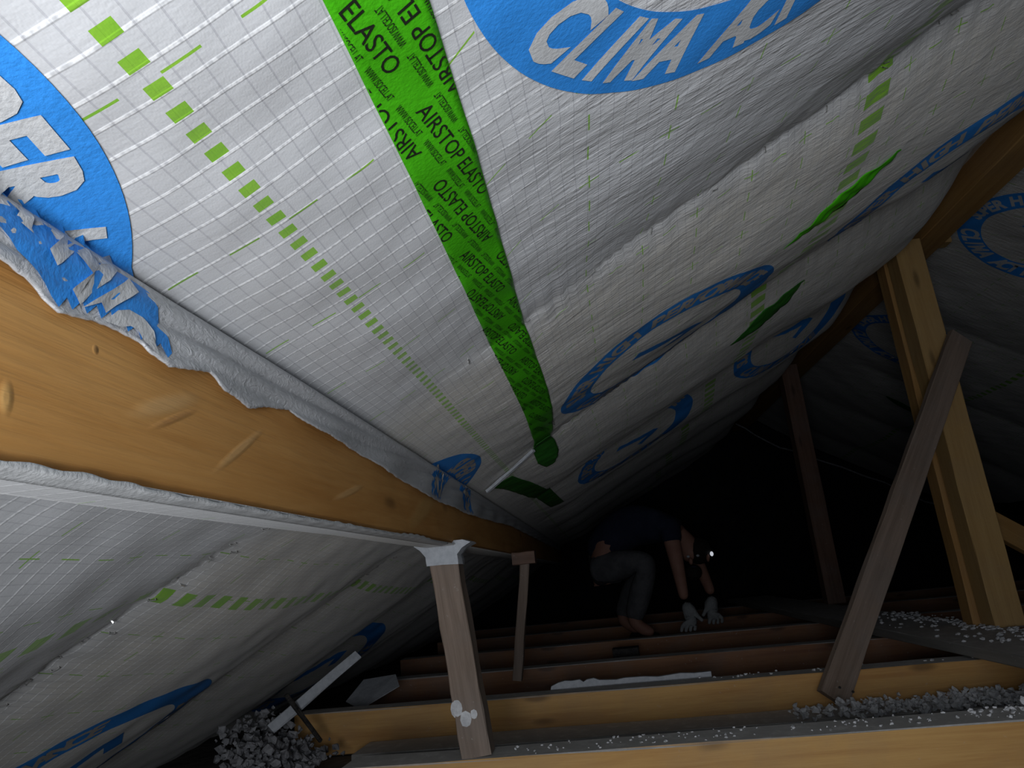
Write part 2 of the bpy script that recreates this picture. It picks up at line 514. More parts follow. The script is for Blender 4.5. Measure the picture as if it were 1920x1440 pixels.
def glyph(ch, shear=0.0, bold=0.02, size=1.0):
    key = (ch, shear, bold)
    if key not in _glyphs:
        cu = bpy.data.curves.new('glyph', 'FONT')
        cu.body = ch
        cu.size = 1.0
        cu.shear = shear
        cu.offset = bold
        cu.resolution_u = 3
        cu.align_x = 'LEFT'
        ob = bpy.data.objects.new('glyph', cu)
        C.objects.link(ob)
        dg = bpy.context.evaluated_depsgraph_get()
        me = bpy.data.meshes.new_from_object(ob.evaluated_get(dg))
        bm = bmesh.new(); bm.from_mesh(me)
        bmesh.ops.triangulate(bm, faces=bm.faces[:])
        C.objects.unlink(ob); bpy.data.objects.remove(ob); bpy.data.meshes.remove(me)
        for s in np.arange(-0.2, 12, 0.2):
            if len(ch) > 1 or s < 1.3:
                bmesh.ops.bisect_plane(bm, geom=bm.verts[:] + bm.edges[:] + bm.faces[:], plane_co=(s, 0, 0), plane_no=(1, 0, 0))
        for s in np.arange(-0.2, 1.0, 0.2):
            bmesh.ops.bisect_plane(bm, geom=bm.verts[:] + bm.edges[:] + bm.faces[:], plane_co=(0, s, 0), plane_no=(0, 1, 0))
        bm.verts.index_update()
        V = np.array([(v.co.x, v.co.y) for v in bm.verts]) if bm.verts else np.zeros((0, 2))
        Fc = [tuple(v.index for v in f.verts) for f in bm.faces]
        bm.free()
        _glyphs[key] = (V, Fc)
    return _glyphs[key]


class Decal:
    def __init__(s): s.P = []; s.F = []; s.n = 0
    def add(s, YV, F):
        s.P.append(np.asarray(YV)); s.F += [tuple(i + s.n for i in f) for f in F]; s.n += len(YV)
    def build(s, name, fn, mat, parent, off=0.0012, keep=None, label=None):
        P = np.concatenate(s.P) if s.P else np.zeros((0, 2))
        F = s.F
        if keep is not None:
            k = keep(P[:, 0], P[:, 1])
            F = [f for f in F if all(k[i] for i in f)]
        if not F: return None
        used = sorted(set(i for f in F for i in f))
        re = {a: b for b, a in enumerate(used)}
        P = P[used]; F = [tuple(re[i] for i in f) for f in F]
        o = link_mesh(name, fn(P[:, 0], P[:, 1], off), F, mat, None, True, P)
        if label: o['label'] = label
        under(o, parent)
        return o


def clip_strip(V, F, v0, v1):
    """cut a flat glyph mesh (y, v) to v0..v1"""
    bm = bmesh.new()
    vs = [bm.verts.new((p[0], p[1], 0)) for p in V]
    for f in F:
        try: bm.faces.new([vs[i] for i in f])
        except ValueError: pass
    for co, no in (((0, v0, 0), (0, -1, 0)), ((0, v1, 0), (0, 1, 0))):
        bmesh.ops.bisect_plane(bm, geom=bm.verts[:] + bm.edges[:] + bm.faces[:], plane_co=co, plane_no=no, clear_outer=True)
    bm.verts.index_update()
    V2 = np.array([(v.co.x, v.co.y) for v in bm.verts]) if len(bm.verts) else np.zeros((0, 2))
    F2 = [tuple(v.index for v in f.verts) for f in bm.faces]
    bm.free()
    return V2, F2


RO, RI = 0.334, 0.236


def logo(fn, parent, cy, cv, rot=0.0, letters=M_LETTER, rng_ang=None, keep=None, flip=1, step=2.0):
    """round printed emblem: blue ring with lettering, slanted bars in the middle"""
    ring = Decal(); let = Decal(); l2 = Decal()
    cr, sr = math.cos(math.radians(rot)), math.sin(math.radians(rot))

    def place(ab):                       # logo plane (a right, b up) to (y, v)
        a, b = ab[:, 0], ab[:, 1]
        a2, b2 = a * cr + b * sr, -a * sr + b * cr       # clockwise turn
        return np.stack([cy - b2, cv + flip * a2], -1)
    n = 150; m = 10
    ang = np.linspace(0, 2 * math.pi, n + 1)
    rad = np.linspace(RI, RO, m)
    A, Rr = np.meshgrid(ang, rad, indexing='ij')
    P = np.stack([Rr * np.sin(A), Rr * np.cos(A)], -1).reshape(-1, 2)
    ix = np.arange((n + 1) * m).reshape(n + 1, m)
    q = np.stack([ix[:-1, :-1], ix[1:, :-1], ix[1:, 1:], ix[:-1, 1:]], -1).reshape(-1, 4).tolist()
    ring.add(place(P), q)
    # inner mark: two slanted bars meeting like a bent arrow
    for (p0, p1, wd) in (((-0.10, 0.07), (0.10, -0.02), 0.022), ((0.02, -0.09), (0.12, -0.02), 0.022)):
        p0, p1 = np.array(p0), np.array(p1)
        d = (p1 - p0) / np.linalg.norm(p1 - p0); nn = np.array([-d[1], d[0]])
        k = 14
        pts = []
        for i in range(k + 1):
            c = p0 + (p1 - p0) * i / k
            pts += [c + nn * wd, c, c - nn * wd]
        f = []
        for i in range(k):
            a = 3 * i
            f += [(a, a + 1, a + 4, a + 3), (a + 1, a + 2, a + 5, a + 4)]
        ring.add(place(np.array(pts)), f)
    sz = 0.082
    rb = 0.257

    def arc(text, centre_deg, pitch, top=True):
        for i, ch in enumerate(text):
            if ch == ' ': continue
            k = i - (len(text) - 1) / 2
            V, Fc = glyph(ch, 0.3 if not top else 0.2, 0.045)
            w = V[:, 0].max() + V[:, 0].min()
            L = (V - np.array([w / 2, 0])) * sz * np.array([0.8 if ch == 'M' else 1.0, 1.0])
            if top:
                a = math.radians(centre_deg + k * pitch)
                x_, y_ = L[:, 0] * 0.85, rb + L[:, 1]
                P2 = np.stack([x_ * math.cos(a) + y_ * math.sin(a), -x_ * math.sin(a) + y_ * math.cos(a)], -1)
            else:
                a = math.radians(centre_deg + k * pitch)
                x_, y_ = L[:, 0] * 0.95, -(RO - 0.020) + L[:, 1] * 1.2
                P2 = np.stack([x_ * math.cos(a) - y_ * math.sin(a), x_ * math.sin(a) + y_ * math.cos(a)], -1)
            (let if top else l2).add(place(P2), Fc)
    arc('SUPER HIGH PERFORMANCE', -14, 7.4, True)
    arc('CLIMA ACTIVE', -13.6, 8.5, False)
    r = ring.build('printed_ring', fn, M_BLUE, parent, 0.0013, keep)
    let.build('printed_lettering', fn, letters, parent, 0.0021, keep)
    l2.build('printed_lettering', fn, letters, parent, 0.0021, keep)
    return r


def keep_up(y, v):
    return (v > -(0.266 - flap_edge(y))) & ((v < 2.22))


logo(surf_up, mem_up, 0.432, 0.672, 0, M_LETTER, keep=keep_up)
logo(surf_up, mem_up, 0.318, -0.255, 169, M_LETTER, keep=keep_up)
logo(surf_up, mem_up, 1.96, 0.672, 0, M_LETTER_W, keep=keep_up)
logo(surf_up, mem_up, 1.90, -0.240, 169, M_LETTER_W, keep=keep_up)
logo(surf_up, mem_up, 1.95, 1.57, 0, M_LETTER_W, keep=keep_up)
logo(surf_up, mem_up, 3.48, 1.57, 0, M_LETTER_W, keep=keep_up)
logo(surf_up, mem_up, 3.55, 0.672, 0, M_LETTER_W, keep=keep_up)
keep_lo = lambda y, v: (v < -0.05) & (v > -1.6)
logo(surf_lo, mem_lo, 1.80, -1.10, -16, M_LETTER_W, keep=keep_lo)
logo(surf_lo, mem_lo, 3.45, -1.10, 0, M_LETTER_W, keep=keep_lo)
keep_op = lambda y, v: (v > -0.02) & (v < 2.3)
logo(surf_op, mem_op, 3.26, 0.42, 0, M_LETTER, keep=keep_op)
logo(surf_op, mem_op, 4.77, 0.42, 0, M_LETTER, keep=keep_op)
logo(surf_op, mem_op, 4.1, 1.75, 0, M_LETTER, keep=keep_op)

# ------------------------------------------------------------------ adhesive tapes
V0, V1 = 0.243, 0.314


def tape_strip(name, path, width, mat, fn=surf_up, off=0.0016, lump=0.0015, ny=None):
    """ribbon along (y, v) points"""
    pts = np.array(path)
    seg = np.r_[0, np.cumsum(np.hypot(*np.diff(pts, axis=0).T))]
    n = ny or max(6, int(seg[-1] / 0.008))
    s = np.linspace(0, seg[-1], n)
    c = np.stack([np.interp(s, seg, pts[:, 0]), np.interp(s, seg, pts[:, 1])], -1)
    d = np.gradient(c, axis=0); d /= np.linalg.norm(d, axis=1)[:, None]
    nn = np.stack([-d[:, 1], d[:, 0]], -1)
    wv = np.array(width) if np.ndim(width) else np.full(2, width)
    W = np.interp(s / seg[-1], np.linspace(0, 1, len(wv)), wv)
    k = 11
    P = c[:, None, :] + nn[:, None, :] * (np.linspace(-0.5, 0.5, k)[None, :, None] * W[:, None, None])
    P = P.reshape(-1, 2)
    ix = np.arange(n * k).reshape(n, k)
    q = np.stack([ix[:-1, :-1], ix[1:, :-1], ix[1:, 1:], ix[:-1, 1:]], -1).reshape(-1, 4)
    o_ = off + np.abs(lump * wig(P[:, 0], P[:, 1], 5))
    X = fn(P[:, 0], P[:, 1], o_)
    o = link_mesh(name, X, q, mat, None, True, P)
    sol = o.modifiers.new('thickness', 'SOLIDIFY'); sol.thickness = 0.0006; sol.offset = 0
    return o


t1 = empty('adhesive_tape', tuple(float(c) for c in surf_up(0.45, 0.27)))
tag(t1, 'long bright green adhesive tape with black lettering running up the white membrane', 'tape', 'green adhesive tapes on the membrane')
vm = (V0 + V1) / 2
o = tape_strip('tape_band', [(0.1, vm - .004), (0.5, vm), (1.2, vm + .002), (1.7, vm + .002), (2.15, vm - .008), (2.33, vm - .022)], [.070, .071, .071, .070, .072, .072, .06], M_TAPE, off=0.0024, lump=0.0)
under(o, t1)
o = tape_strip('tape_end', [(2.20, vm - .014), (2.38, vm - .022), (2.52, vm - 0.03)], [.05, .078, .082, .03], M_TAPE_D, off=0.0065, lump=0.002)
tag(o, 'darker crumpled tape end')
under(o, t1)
txt = Decal(); url = Decal()
tilt = 0.176
ROW = 0.0335
BIG, SML = 0.0222, 0.0098


def row_text(dec, text, size, y0, v0, inv, target):
    V, Fc = glyph(text, 0.0, 0.002)
    V = V * size
    L = V[:, 0].max()
    V = V * np.array([target / L, 1.0])
    V = V - np.array([0, size * 0.35])
    d = np.array([math.cos(tilt), math.sin(tilt)])
    # seen from below: reading along +y with letter tops towards +v
    if not inv:
        P = np.stack([y0 + V[:, 0] * d[0] - V[:, 1] * d[1], v0 + V[:, 0] * d[1] + V[:, 1] * d[0]], -1)
    else:
        a = target - V[:, 0]; b = -V[:, 1]
        P = np.stack([y0 + a * d[0] - b * d[1], v0 + a * d[1] + b * d[0]], -1)
    P2, F2 = clip_strip(P, Fc, V0 + .001, V1 - .001)
    if len(F2): dec.add(P2, F2)


PER = 0.237
for k in range(-12, 4):
    inv = (k % 2 != 0)
    off0 = (0.552 - 0.0225 * k) if not inv else (0.661 - 0.0225 * (k + 1))
    for j in range(-4, 14):
        y0 = off0 + j * PER
        v0 = 0.2815 + (y0 - 0.563) * math.tan(tilt) + k * ROW
        if y0 > 2.0 or y0 < 0.0 or v0 > V1 + .02 or v0 < V0 - 0.06: continue
        row_text(txt, 'AIRSTOP ELASTO', BIG, y0, v0, inv, 0.184)
    for j in range(0, 40):
        y0 = 0.2 + j * 0.058 + 0.013 * k
        v0 = 0.2815 + (y0 - 0.563) * math.tan(tilt) + (k + 0.5) * ROW
        if y0 > 1.7 or v0 > V1 + .01 or v0 < V0 - 0.02: continue
        row_text(url, 'WWW.ISOCELL.AT', SML, y0, v0, (k % 4 in (0, 2)) , 0.047)
ftape = lambda y, v, off: surf_up(y, v, off)
txt.build('printed_lettering', ftape, M_INK, t1, 0.0034)
url.build('printed_small_lettering', ftape, M_INK, t1, 0.0034)

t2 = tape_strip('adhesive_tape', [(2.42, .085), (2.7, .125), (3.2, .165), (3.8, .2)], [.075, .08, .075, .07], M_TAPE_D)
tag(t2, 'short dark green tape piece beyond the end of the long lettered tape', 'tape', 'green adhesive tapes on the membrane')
t3 = tape_strip('adhesive_tape', [(1.54, 1.24), (1.58, 1.17), (1.62, 1.08), (1.68, .96)], [.006, .055, .075, .05, .01], M_TAPE_D, lump=0.005)
t3.data.materials[0] = M_TAPE
tag(t3, 'green tape patch on the swollen membrane below the dashed strip, nearer of the two patches', 'tape', 'green adhesive tapes on the membrane')
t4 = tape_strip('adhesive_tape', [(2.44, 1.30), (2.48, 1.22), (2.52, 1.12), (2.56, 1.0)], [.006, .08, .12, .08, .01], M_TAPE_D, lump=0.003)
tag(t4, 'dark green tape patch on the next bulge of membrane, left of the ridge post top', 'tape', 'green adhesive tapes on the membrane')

# staples along the rafter seams
st_me = None


def staple_mesh():
    bm = bmesh.new()
    for (a, b, r) in (((-.006, 0, 0), (.006, 0, 0), .0007), ((-.006, 0, 0), (-.006, 0, -.004), .0007), ((.006, 0, 0), (.006, 0, -.004), .0007)):
        a, b = Vector(a), Vector(b)
        mx = Matrix.Translation((a + b) / 2) @ (b - a).to_track_quat('Z', 'Y').to_matrix().to_4x4() @ Matrix.Diagonal((2 * r, 2 * r, (b - a).length + 2 * r, 1))
        bmesh.ops.create_cube(bm, size=1, matrix=mx)
    me = bpy.data.meshes.new('staple'); bm.to_mesh(me); bm.free(); me.materials.append(M_STEEL)
    return me


sm = staple_mesh()
bpy.context.view_layer.update()


def staple(fn, y, v, parent, a):
    p = fn(y, v, 0.001); q = fn(y, v + 0.004, 0.001); r = fn(y + 0.004, v, 0.001)
    nrm = Vector(np.cross(q - p, r - p)).normalized()
    n0 = Vector((ST, 0, -CT)) if fn is not surf_op else Vector((-ST, 0, -CT))
    if nrm.dot(n0) < 0: nrm = -nrm
    o = bpy.data.objects.new('staple', sm)
    C.objects.link(o)
    rot = nrm.to_track_quat('Z', 'Y').to_matrix().to_4x4() @ Matrix.Rotation(a, 4, 'Z')
    o.matrix_world = Matrix.Translation(Vector(p) + nrm * 0.0035) @ rot
    o.parent = parent
    o.matrix_parent_inverse = parent.matrix_world.inverted()


for v in np.arange(-1.02, -0.10, 0.062):
    staple(surf_lo, 1.215 + rng.uniform(-.012, .012), v + rng.uniform(-.01, .01), mem_lo, rng.uniform(-1, 1))
for v in (-0.3, -0.42, -0.55, -0.66, -.78, -.9):
    staple(surf_lo, 1.245 + rng.uniform(-.012, .012), v + rng.uniform(-.01, .01), mem_lo, rng.uniform(-1, 1))
for v in list(np.arange(0.2, 1.5, 0.13)) + [1.12, 1.2, 1.26]:
    staple(surf_up, 1.222 + rng.uniform(-.01, .01), v + rng.uniform(-.01, .01), mem_up, rng.uniform(-1, 1))
for v in (-.45, -.4, -.3, -.22):
    staple(surf_lo, 2.28 + rng.uniform(-.01, .01), v, mem_lo, rng.uniform(-1, 1))

# ------------------------------------------------------------------ timber


def timber(name, p0, p1, w, h, mat, up=(0, 0, 1), parent=None, seg=8, wob=0.0015, bev=0.003, ends=(0, 0), taper=1.0):
    """sawn timber from p0 to p1 (centre line), w across, h along up; local X runs along the piece"""
    p0, p1 = Vector(p0), Vector(p1)
    L = (p1 - p0).length
    dx = (p1 - p0).normalized()
    upv = Vector(up)
    dz = (upv - dx * upv.dot(dx)).normalized()
    dy = dz.cross(dx)
    bm = bmesh.new()
    rings = []
    b = bev
    prof = [(-w / 2 + b, -h / 2), (w / 2 - b, -h / 2), (w / 2, -h / 2 + b), (w / 2, h / 2 - b), (w / 2 - b, h / 2), (-w / 2 + b, h / 2), (-w / 2, h / 2 - b), (-w / 2, -h / 2 + b)]
    for i in range(seg + 1):
        t = i / seg
        x = L * t
        s = 1 + (taper - 1) * t
        ring = []
        for (a, c) in prof:
            xx = x
            if i == 0: xx += ends[0] * c
            if i == seg: xx += ends[1] * c
            ring.append(bm.verts.new((xx, a * s + random.uniform(-wob, wob), c * s + random.uniform(-wob, wob))))
        rings.append(ring)
    for i in range(seg):
        for j in range(8):
            k = (j + 1) % 8
            bm.faces.new((rings[i][j], rings[i + 1][j], rings[i + 1][k], rings[i][k]))
    bm.faces.new(rings[0]); bm.faces.new(rings[-1][::-1])
    bmesh.ops.recalc_face_normals(bm, faces=bm.faces[:])
    me = bpy.data.meshes.new(name); bm.to_mesh(me); bm.free()
    me.materials.append(mat)
    o = bpy.data.objects.new(name, me)
    C.objects.link(o)
    o.matrix_world = Matrix(((dx.x, dy.x, dz.x, p0.x), (dx.y, dy.y, dz.y, p0.y), (dx.z, dy.z, dz.z, p0.z), (0, 0, 0, 1)))
    if parent: under(o, parent)
    return o


# near purlin: right face at X0, underside at z 0.098
PX0 = -0.9
purlin = timber('beam', (X0 - 0.036, PX0, 0.165), (X0 - 0.036, 7.9, 0.165), 0.072, 0.134, W_PUR, seg=60, wob=0.0008, bev=0.006)
tag(purlin, 'broad orange-brown timber beam with pale knots crossing the left foreground under the membrane', 'beam', 'long roof beams')
ridge = timber('beam', (1.64, 0.2, 1.318), (1.64, 7.9, 1.318), 0.13, 0.12, W_RIDGE, seg=40)
tag(ridge, 'amber ridge beam rising to the upper right corner above the posts', 'beam', 'long roof beams')

joist_y = [1.93, 2.80, 3.66, 4.55, 5.6, 6.6]
jl = ['golden joist in the foreground, dusty white crumbs on its top',
      'golden-brown joist, second from the camera, with the slanting board nailed to it',
      'reddish brown joist, third from the camera, behind the torn foam strip',
      'dark reddish joist at the hands of the crouching person',
      'very dark joist just behind the crouching person',
      'farthest, almost black joist of the attic']
for i, (y, lab) in enumerate(zip(joist_y, jl)):
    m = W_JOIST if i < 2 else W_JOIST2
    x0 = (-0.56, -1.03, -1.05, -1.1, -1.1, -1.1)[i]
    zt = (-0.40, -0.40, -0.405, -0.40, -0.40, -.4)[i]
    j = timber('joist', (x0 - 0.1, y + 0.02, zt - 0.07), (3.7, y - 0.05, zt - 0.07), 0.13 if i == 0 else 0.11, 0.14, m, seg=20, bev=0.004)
    tag(j, lab, 'joist', 'ceiling joists running across the attic')
# thin batten beside the first joist
plank = timber('plank', (-0.85, 2.64, -0.52), (3.6, 2.56, -0.52), 0.20, 0.04, W_GREY, seg=14)
tag(plank, 'grey dusty plank lying between the two nearest joists', 'plank', 'loose planks on the joists')

sole = timber('plank', (1.27, 7.0, -0.375), (1.36, 2.1, -0.375), 0.34, 0.035, W_GREY, seg=20)
tag(sole, 'wide grey dusty plank across the joists carrying the posts at right', 'plank', 'loose planks on the joists')

# post under near purlin, with its collar of membrane
post1 = timber('post', (-0.386, 1.94, 0.098), (-0.335, 1.935, -0.40), 0.072, 0.075, W_OLD, up=(0, 1, 0), seg=10)
tag(post1, 'brown post under the near beam standing on the foreground joist, white plaster smears', 'post', 'wooden posts under the roof beams')
col_y = []
cv, cf = [], []
prof = [(-.042, -.045), (.0, -.047), (.042, -.043), (.046, 0), (.043, .045), (0, .047), (-.043, .045), (-.047, 0)]
for r, (z, s, fl) in enumerate(((0.104, 1.0, 0.012), (0.098, 1.0, 0.024), (0.088, .96, 0.010), (0.072, .93, 0), (0.058, .94, 0), (0.047, .93, 0))):
    for k, (a, b) in enumerate(prof):
        ex = fl * (1.5 if k in (2, 3, 4) else 0.9 if k in (0, 7, 6) else 0)
        sx = 1 if a > 0 else -1
        cv.append((-0.388 + (0.098 - z) * .1 + a * s + sx * ex + random.uniform(-.001, .001), 1.94 + b * s, z + random.uniform(-.002, .002)))
for r in range(5):
    for k in range(8):
        a = r * 8 + k; b2 = r * 8 + (k + 1) % 8
        cf.append((a, b2, b2 + 8, a + 8))
collar = link_mesh('membrane_collar', cv, cf, M_FOAM, None)
sol = collar.modifiers.new('thickness', 'SOLIDIFY'); sol.thickness = 0.002
tag(collar, 'white sleeve of membrane')
under(collar, post1)
for (z, x, s) in ((-0.29, -0.372, .017), (-0.315, -0.352, .02), (-0.305, -0.332, .013)):
    bm = bmesh.new()
    bmesh.ops.create_uvsphere(bm, u_segments=10, v_segments=6, radius=1, matrix=Matrix.Translation((x, 1.8995, z)) @ Matrix.Diagonal((s, 0.003, s * 1.3, 1)))
    me = bpy.data.meshes.new('plaster_smear'); bm.to_mesh(me); bm.free(); me.materials.append(M_DUST)
    o = bpy.data.objects.new('plaster_smear', me); C.objects.link(o); under(o, post1)

post2 = timber('post', (-0.295, 3.2, 0.06), (-0.372, 3.2, -0.40), 0.038, 0.05, W_OLD, up=(0, 1, 0), seg=6)
tag(post2, 'thin grey-brown post in the dark beyond the near post', 'post', 'wooden posts under the roof beams')
blk = timber('wood_block', (-0.345, 3.2, 0.075), (-0.25, 3.2, 0.075), 0.09, 0.05, W_OLD2, seg=3)
tag(blk, 'small brown block on top of the thin dark post', 'block', 'small wooden blocks')

pA = timber('post', (1.512, 3.25, 1.262), (1.53, 3.22, -0.358), 0.115, 0.11, W_GOLD, up=(0, 1, 0), seg=12)
tag(pA, 'thick golden post from the ridge beam down to the grey plank at right', 'post', 'wooden posts under the roof beams')
pA2 = timber('post', (1.50, 3.37, 1.262), (1.50, 3.33, -0.358), 0.10, 0.09, W_RIDGE, up=(0, 1, 0), seg=12)
tag(pA2, 'darker narrow stud fixed behind the thick golden post at right', 'post', 'wooden posts under the roof beams')
pB = timber('post', (1.50, 5.3, 1.26), (1.515, 5.3, -0.358), 0.115, 0.11, W_OLD2, up=(0, 1, 0), seg=10)
tag(pB, 'dark brown post farther back, left of the slanting board', 'post', 'wooden posts under the roof beams')
brd = timber('board', (0.700, 2.682, -0.475), (1.60, 3.14, 0.785), 0.10, 0.028, W_OLD, up=(0.35, -1, 0.1), seg=16)
tag(brd, 'slanting brown board leaning across the thick golden post, nailed to the second joist', 'board')
br = timber('brace', (1.62, 3.42, 0.075), (2.28, 3.60, -0.355), 0.04, 0.10, W_RIDGE, seg=6)
tag(br, 'brown diagonal brace going down to the right from the thick golden post', 'brace')
bk = timber('wood_block', (1.66, 3.35, 1.32), (1.76, 3.35, 1.32), 0.07, 0.085, W_GOLD, seg=2)
tag(bk, 'small golden offcut at the right side of the ridge beam above the post', 'block', 'small wooden blocks')
lath = timber('lath', tuple(surf_up(2.37, 0.03, .012)), tuple(surf_up(2.26, 0.225, .012)), 0.012, 0.008, M_FOAM, seg=6, bev=.001)
tag(lath, 'thin whitish lath at the end of the long green tape', 'lath')

# small dark knots/holes on the near joist faces are in the material; a round plate on the nearest joist face
bm = bmesh.new()
bmesh.ops.create_cone(bm, cap_ends=True, segments=40, radius1=0.07, radius2=0.067, depth=0.012)
me = bpy.data.meshes.new('round_cap'); bm.to_mesh(me); bm.free(); me.materials.append(W_GREY)
cap = bpy.data.objects.new('round_cap', me); C.objects.link(cap)
cap.location = (1.215, 1.838, -0.492); cap.rotation_euler = (math.radians(90), 0, 0)
tag(cap, 'pale round disc against the foreground joist at the lower right corner', 'disc')

# nails
def nail(p, parent, r=0.004):
    bm = bmesh.new()
    bmesh.ops.create_cone(bm, cap_ends=True, segments=10, radius1=r, radius2=r, depth=0.004)
    me = bpy.data.meshes.new('nail'); bm.to_mesh(me); bm.free(); me.materials.append(M_ROD)
    o = bpy.data.objects.new('nail', me); C.objects.link(o)
    o.location = p; o.rotation_euler = (math.radians(90), 0, 0)
    under(o, parent)


for (x, z) in ((.728, -.44), (.765, -.455), (.75, -.33)):
    t = (z + .475) / 1.25
    nail((x, 2.682 + t * .415 - .022, z), brd)

# ------------------------------------------------------------------ membrane turned edge along the ridge
def ridge_lap(y, s):
    y = np.asarray(y, float); s = np.asarray(s, float)
    X = 1.555 + 0.014 * s + 0.006 * np.sin(7 * y) * (1 - s) + 0.003 * np.sin(23 * y)
    Z = 1.425 - (0.045 + 0.012 * np.sin(5.3 * y + 1) + 0.004 * np.sin(31 * y)) * s
    return np.stack([X, y, Z], -1)
o = sheet('turned_edge', ridge_lap, np.arange(0.2, 7.5, 0.03), np.linspace(0, 1, 6), M_LETTER_W, None, thick=0.004)
under(o, mem_up)

# ------------------------------------------------------------------ setting
def box(name, lo, hi, mat, kind='structure', bev=0):
    bm = bmesh.new()
    c = [(a + b) / 2 for a, b in zip(lo, hi)]; s = [b - a for a, b in zip(lo, hi)]
    bmesh.ops.create_cube(bm, size=1, matrix=Matrix.Diagonal((*s, 1)))
    me = bpy.data.meshes.new(name); bm.to_mesh(me); bm.free(); me.materials.append(mat)
    o = bpy.data.objects.new(name, me); C.objects.link(o); o.location = c
    o['kind'] = kind
    return o


box('floor', (-2.2, 1.2, -0.60), (4.6, 8.2, -0.545), M_FLOOR)
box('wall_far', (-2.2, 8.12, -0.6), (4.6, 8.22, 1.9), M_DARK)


def slab(name, a, b, y0, y1, t=0.03):
    a, b = np.array(a), np.array(b)
    d = (b - a) / np.linalg.norm(b - a)
    n = np.array([-d[1], d[0]])
    if n[1] < 0: n = -n
    v = []
    for y in (y0, y1):
        for p in (a, b, b + n * t, a + n * t):
            v.append((p[0], y, p[1]))
    f = [(0, 1, 2, 3), (7, 6, 5, 4), (0, 4, 5, 1), (1, 5, 6, 2), (2, 6, 7, 3), (3, 7, 4, 0)]
    o = link_mesh(name, v, f, M_DARK)
    o['kind'] = 'structure'
    return o


def zpl(x): return Z0 + SL * (x - X0)
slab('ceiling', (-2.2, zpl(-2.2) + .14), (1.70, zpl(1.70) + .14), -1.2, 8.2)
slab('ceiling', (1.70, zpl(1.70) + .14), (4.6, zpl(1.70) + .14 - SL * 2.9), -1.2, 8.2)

# ------------------------------------------------------------------ loose things
def blob_mesh(name, items, mat, sub=1, jit=0.35):
    bm = bmesh.new()
    bmesh.ops.create_icosphere(bm, subdivisions=sub, radius=1)
    T = np.array([v.co[:] for v in bm.verts]); TF = np.array([[v.index for v in f.verts] for f in bm.faces])
    bm.free()
    vs, fs = [], []
    for k, (p, r, sq) in enumerate(items):
        a = rng.uniform(0, 6.28)
        S = T * (r * rng.uniform(.7, 1.3), r * rng.uniform(.7, 1.3), r * sq)
        S = np.stack([S[:, 0] * math.cos(a) - S[:, 1] * math.sin(a), S[:, 0] * math.sin(a) + S[:, 1] * math.cos(a), S[:, 2]], -1)
        vs.append(S + np.array(p) + rng.uniform(-1, 1, S.shape) * r * jit * .6)
        fs.append(TF + k * len(T))
    return link_mesh(name, np.concatenate(vs), np.concatenate(fs), mat)


it = []
for _ in range(1000):
    x = random.triangular(0.75, 2.2, 1.9)
    it.append(((x, 1.93 + 0.02 - 0.0165 * (x + .6) + random.uniform(-.05, .075), -0.399 + random.uniform(0, .004)), random.uniform(.002, .008), .7))
for _ in range(900):
    x = random.gauss(1.06, .045) if random.random() < .35 else random.triangular(1.25, 2.1, 1.9)
    it.append(((x, 1.93 - .0165 * (x + .6) + random.uniform(-.01, .075), -0.397 + abs(random.gauss(0, .008))), random.uniform(.004, .013), .8))
for _ in range(120):
    x = random.uniform(-.3, .9)
    it.append(((x, 1.94 + random.uniform(-.05, .06), -0.399), random.uniform(.001, .004), .7))
o = blob_mesh('insulation_crumbs', it, M_DUST, 1, .8)
tag(o, 'white insulation crumbs scattered along the top of the foreground joist', 'insulation', kind='stuff')
it = []
for _ in range(3200):
    x = random.triangular(0.5, 2.4, 2.0)
    it.append(((x, 2.66 - random.uniform(0, .30) * (1 if x > 1.2 else .6), -0.495 + abs(random.gauss(0, .016)) * (2.2 if x > 1.3 else 0.7)), random.uniform(.003, .012), .8))
o = blob_mesh('insulation_fluff', it, M_DUST, 1, .9)
tag(o, 'grey fluffy insulation lying between the first and second joists', 'insulation', kind='stuff')
it = []
for _ in range(260):
    x = random.uniform(1.2, 1.52)
    y = random.uniform(2.7, 4.2)
    if random.random() < .7: x = 1.45 + random.gauss(0, .04)
    it.append(((x, y, -0.352), random.uniform(.003, .012), .5))
for _ in range(60):
    x = random.uniform(.3, 2.2)
    it.append(((x, 2.80 + .02 - .015 * x + random.uniform(-.03, .04), -0.398), random.uniform(.002, .009), .5))
o = blob_mesh('insulation_flakes', it, M_DUST)
tag(o, 'white insulation flakes on the grey plank around the foot of the golden post', 'insulation', kind='stuff')
# lumps at the eaves, lower left
it = []
for _ in range(520):
    t = random.random() ** 1.6
    it.append(((-1.16 + .22 * t + random.gauss(0, .03), 2.42 + random.uniform(-.15, .2), -0.50 + .16 * (1 - t) * random.random()), random.uniform(.004, .014), .9))
o = blob_mesh('insulation_lumps', it, M_LUMP, 1, .9)
tag(o, 'pale insulation lumps piled at the foot of the membrane, lower left', 'insulation', kind='stuff')


def slab_poly(name, pts, nrm, t, mat):
    n = len(pts)
    pts = [Vector(p) for p in pts]; nv = Vector(nrm).normalized() * t
    v = [tuple(p) for p in pts] + [tuple(p + nv) for p in pts]
    f = [tuple(range(n)), tuple(range(2 * n - 1, n - 1, -1))] + [(i, (i + 1) % n, (i + 1) % n + n, i + n) for i in range(n)]
    c = sum(pts, Vector()) / n
    o = link_mesh(name, [tuple(Vector(q) - c) for q in v], f, mat)
    o.location = c
    return o


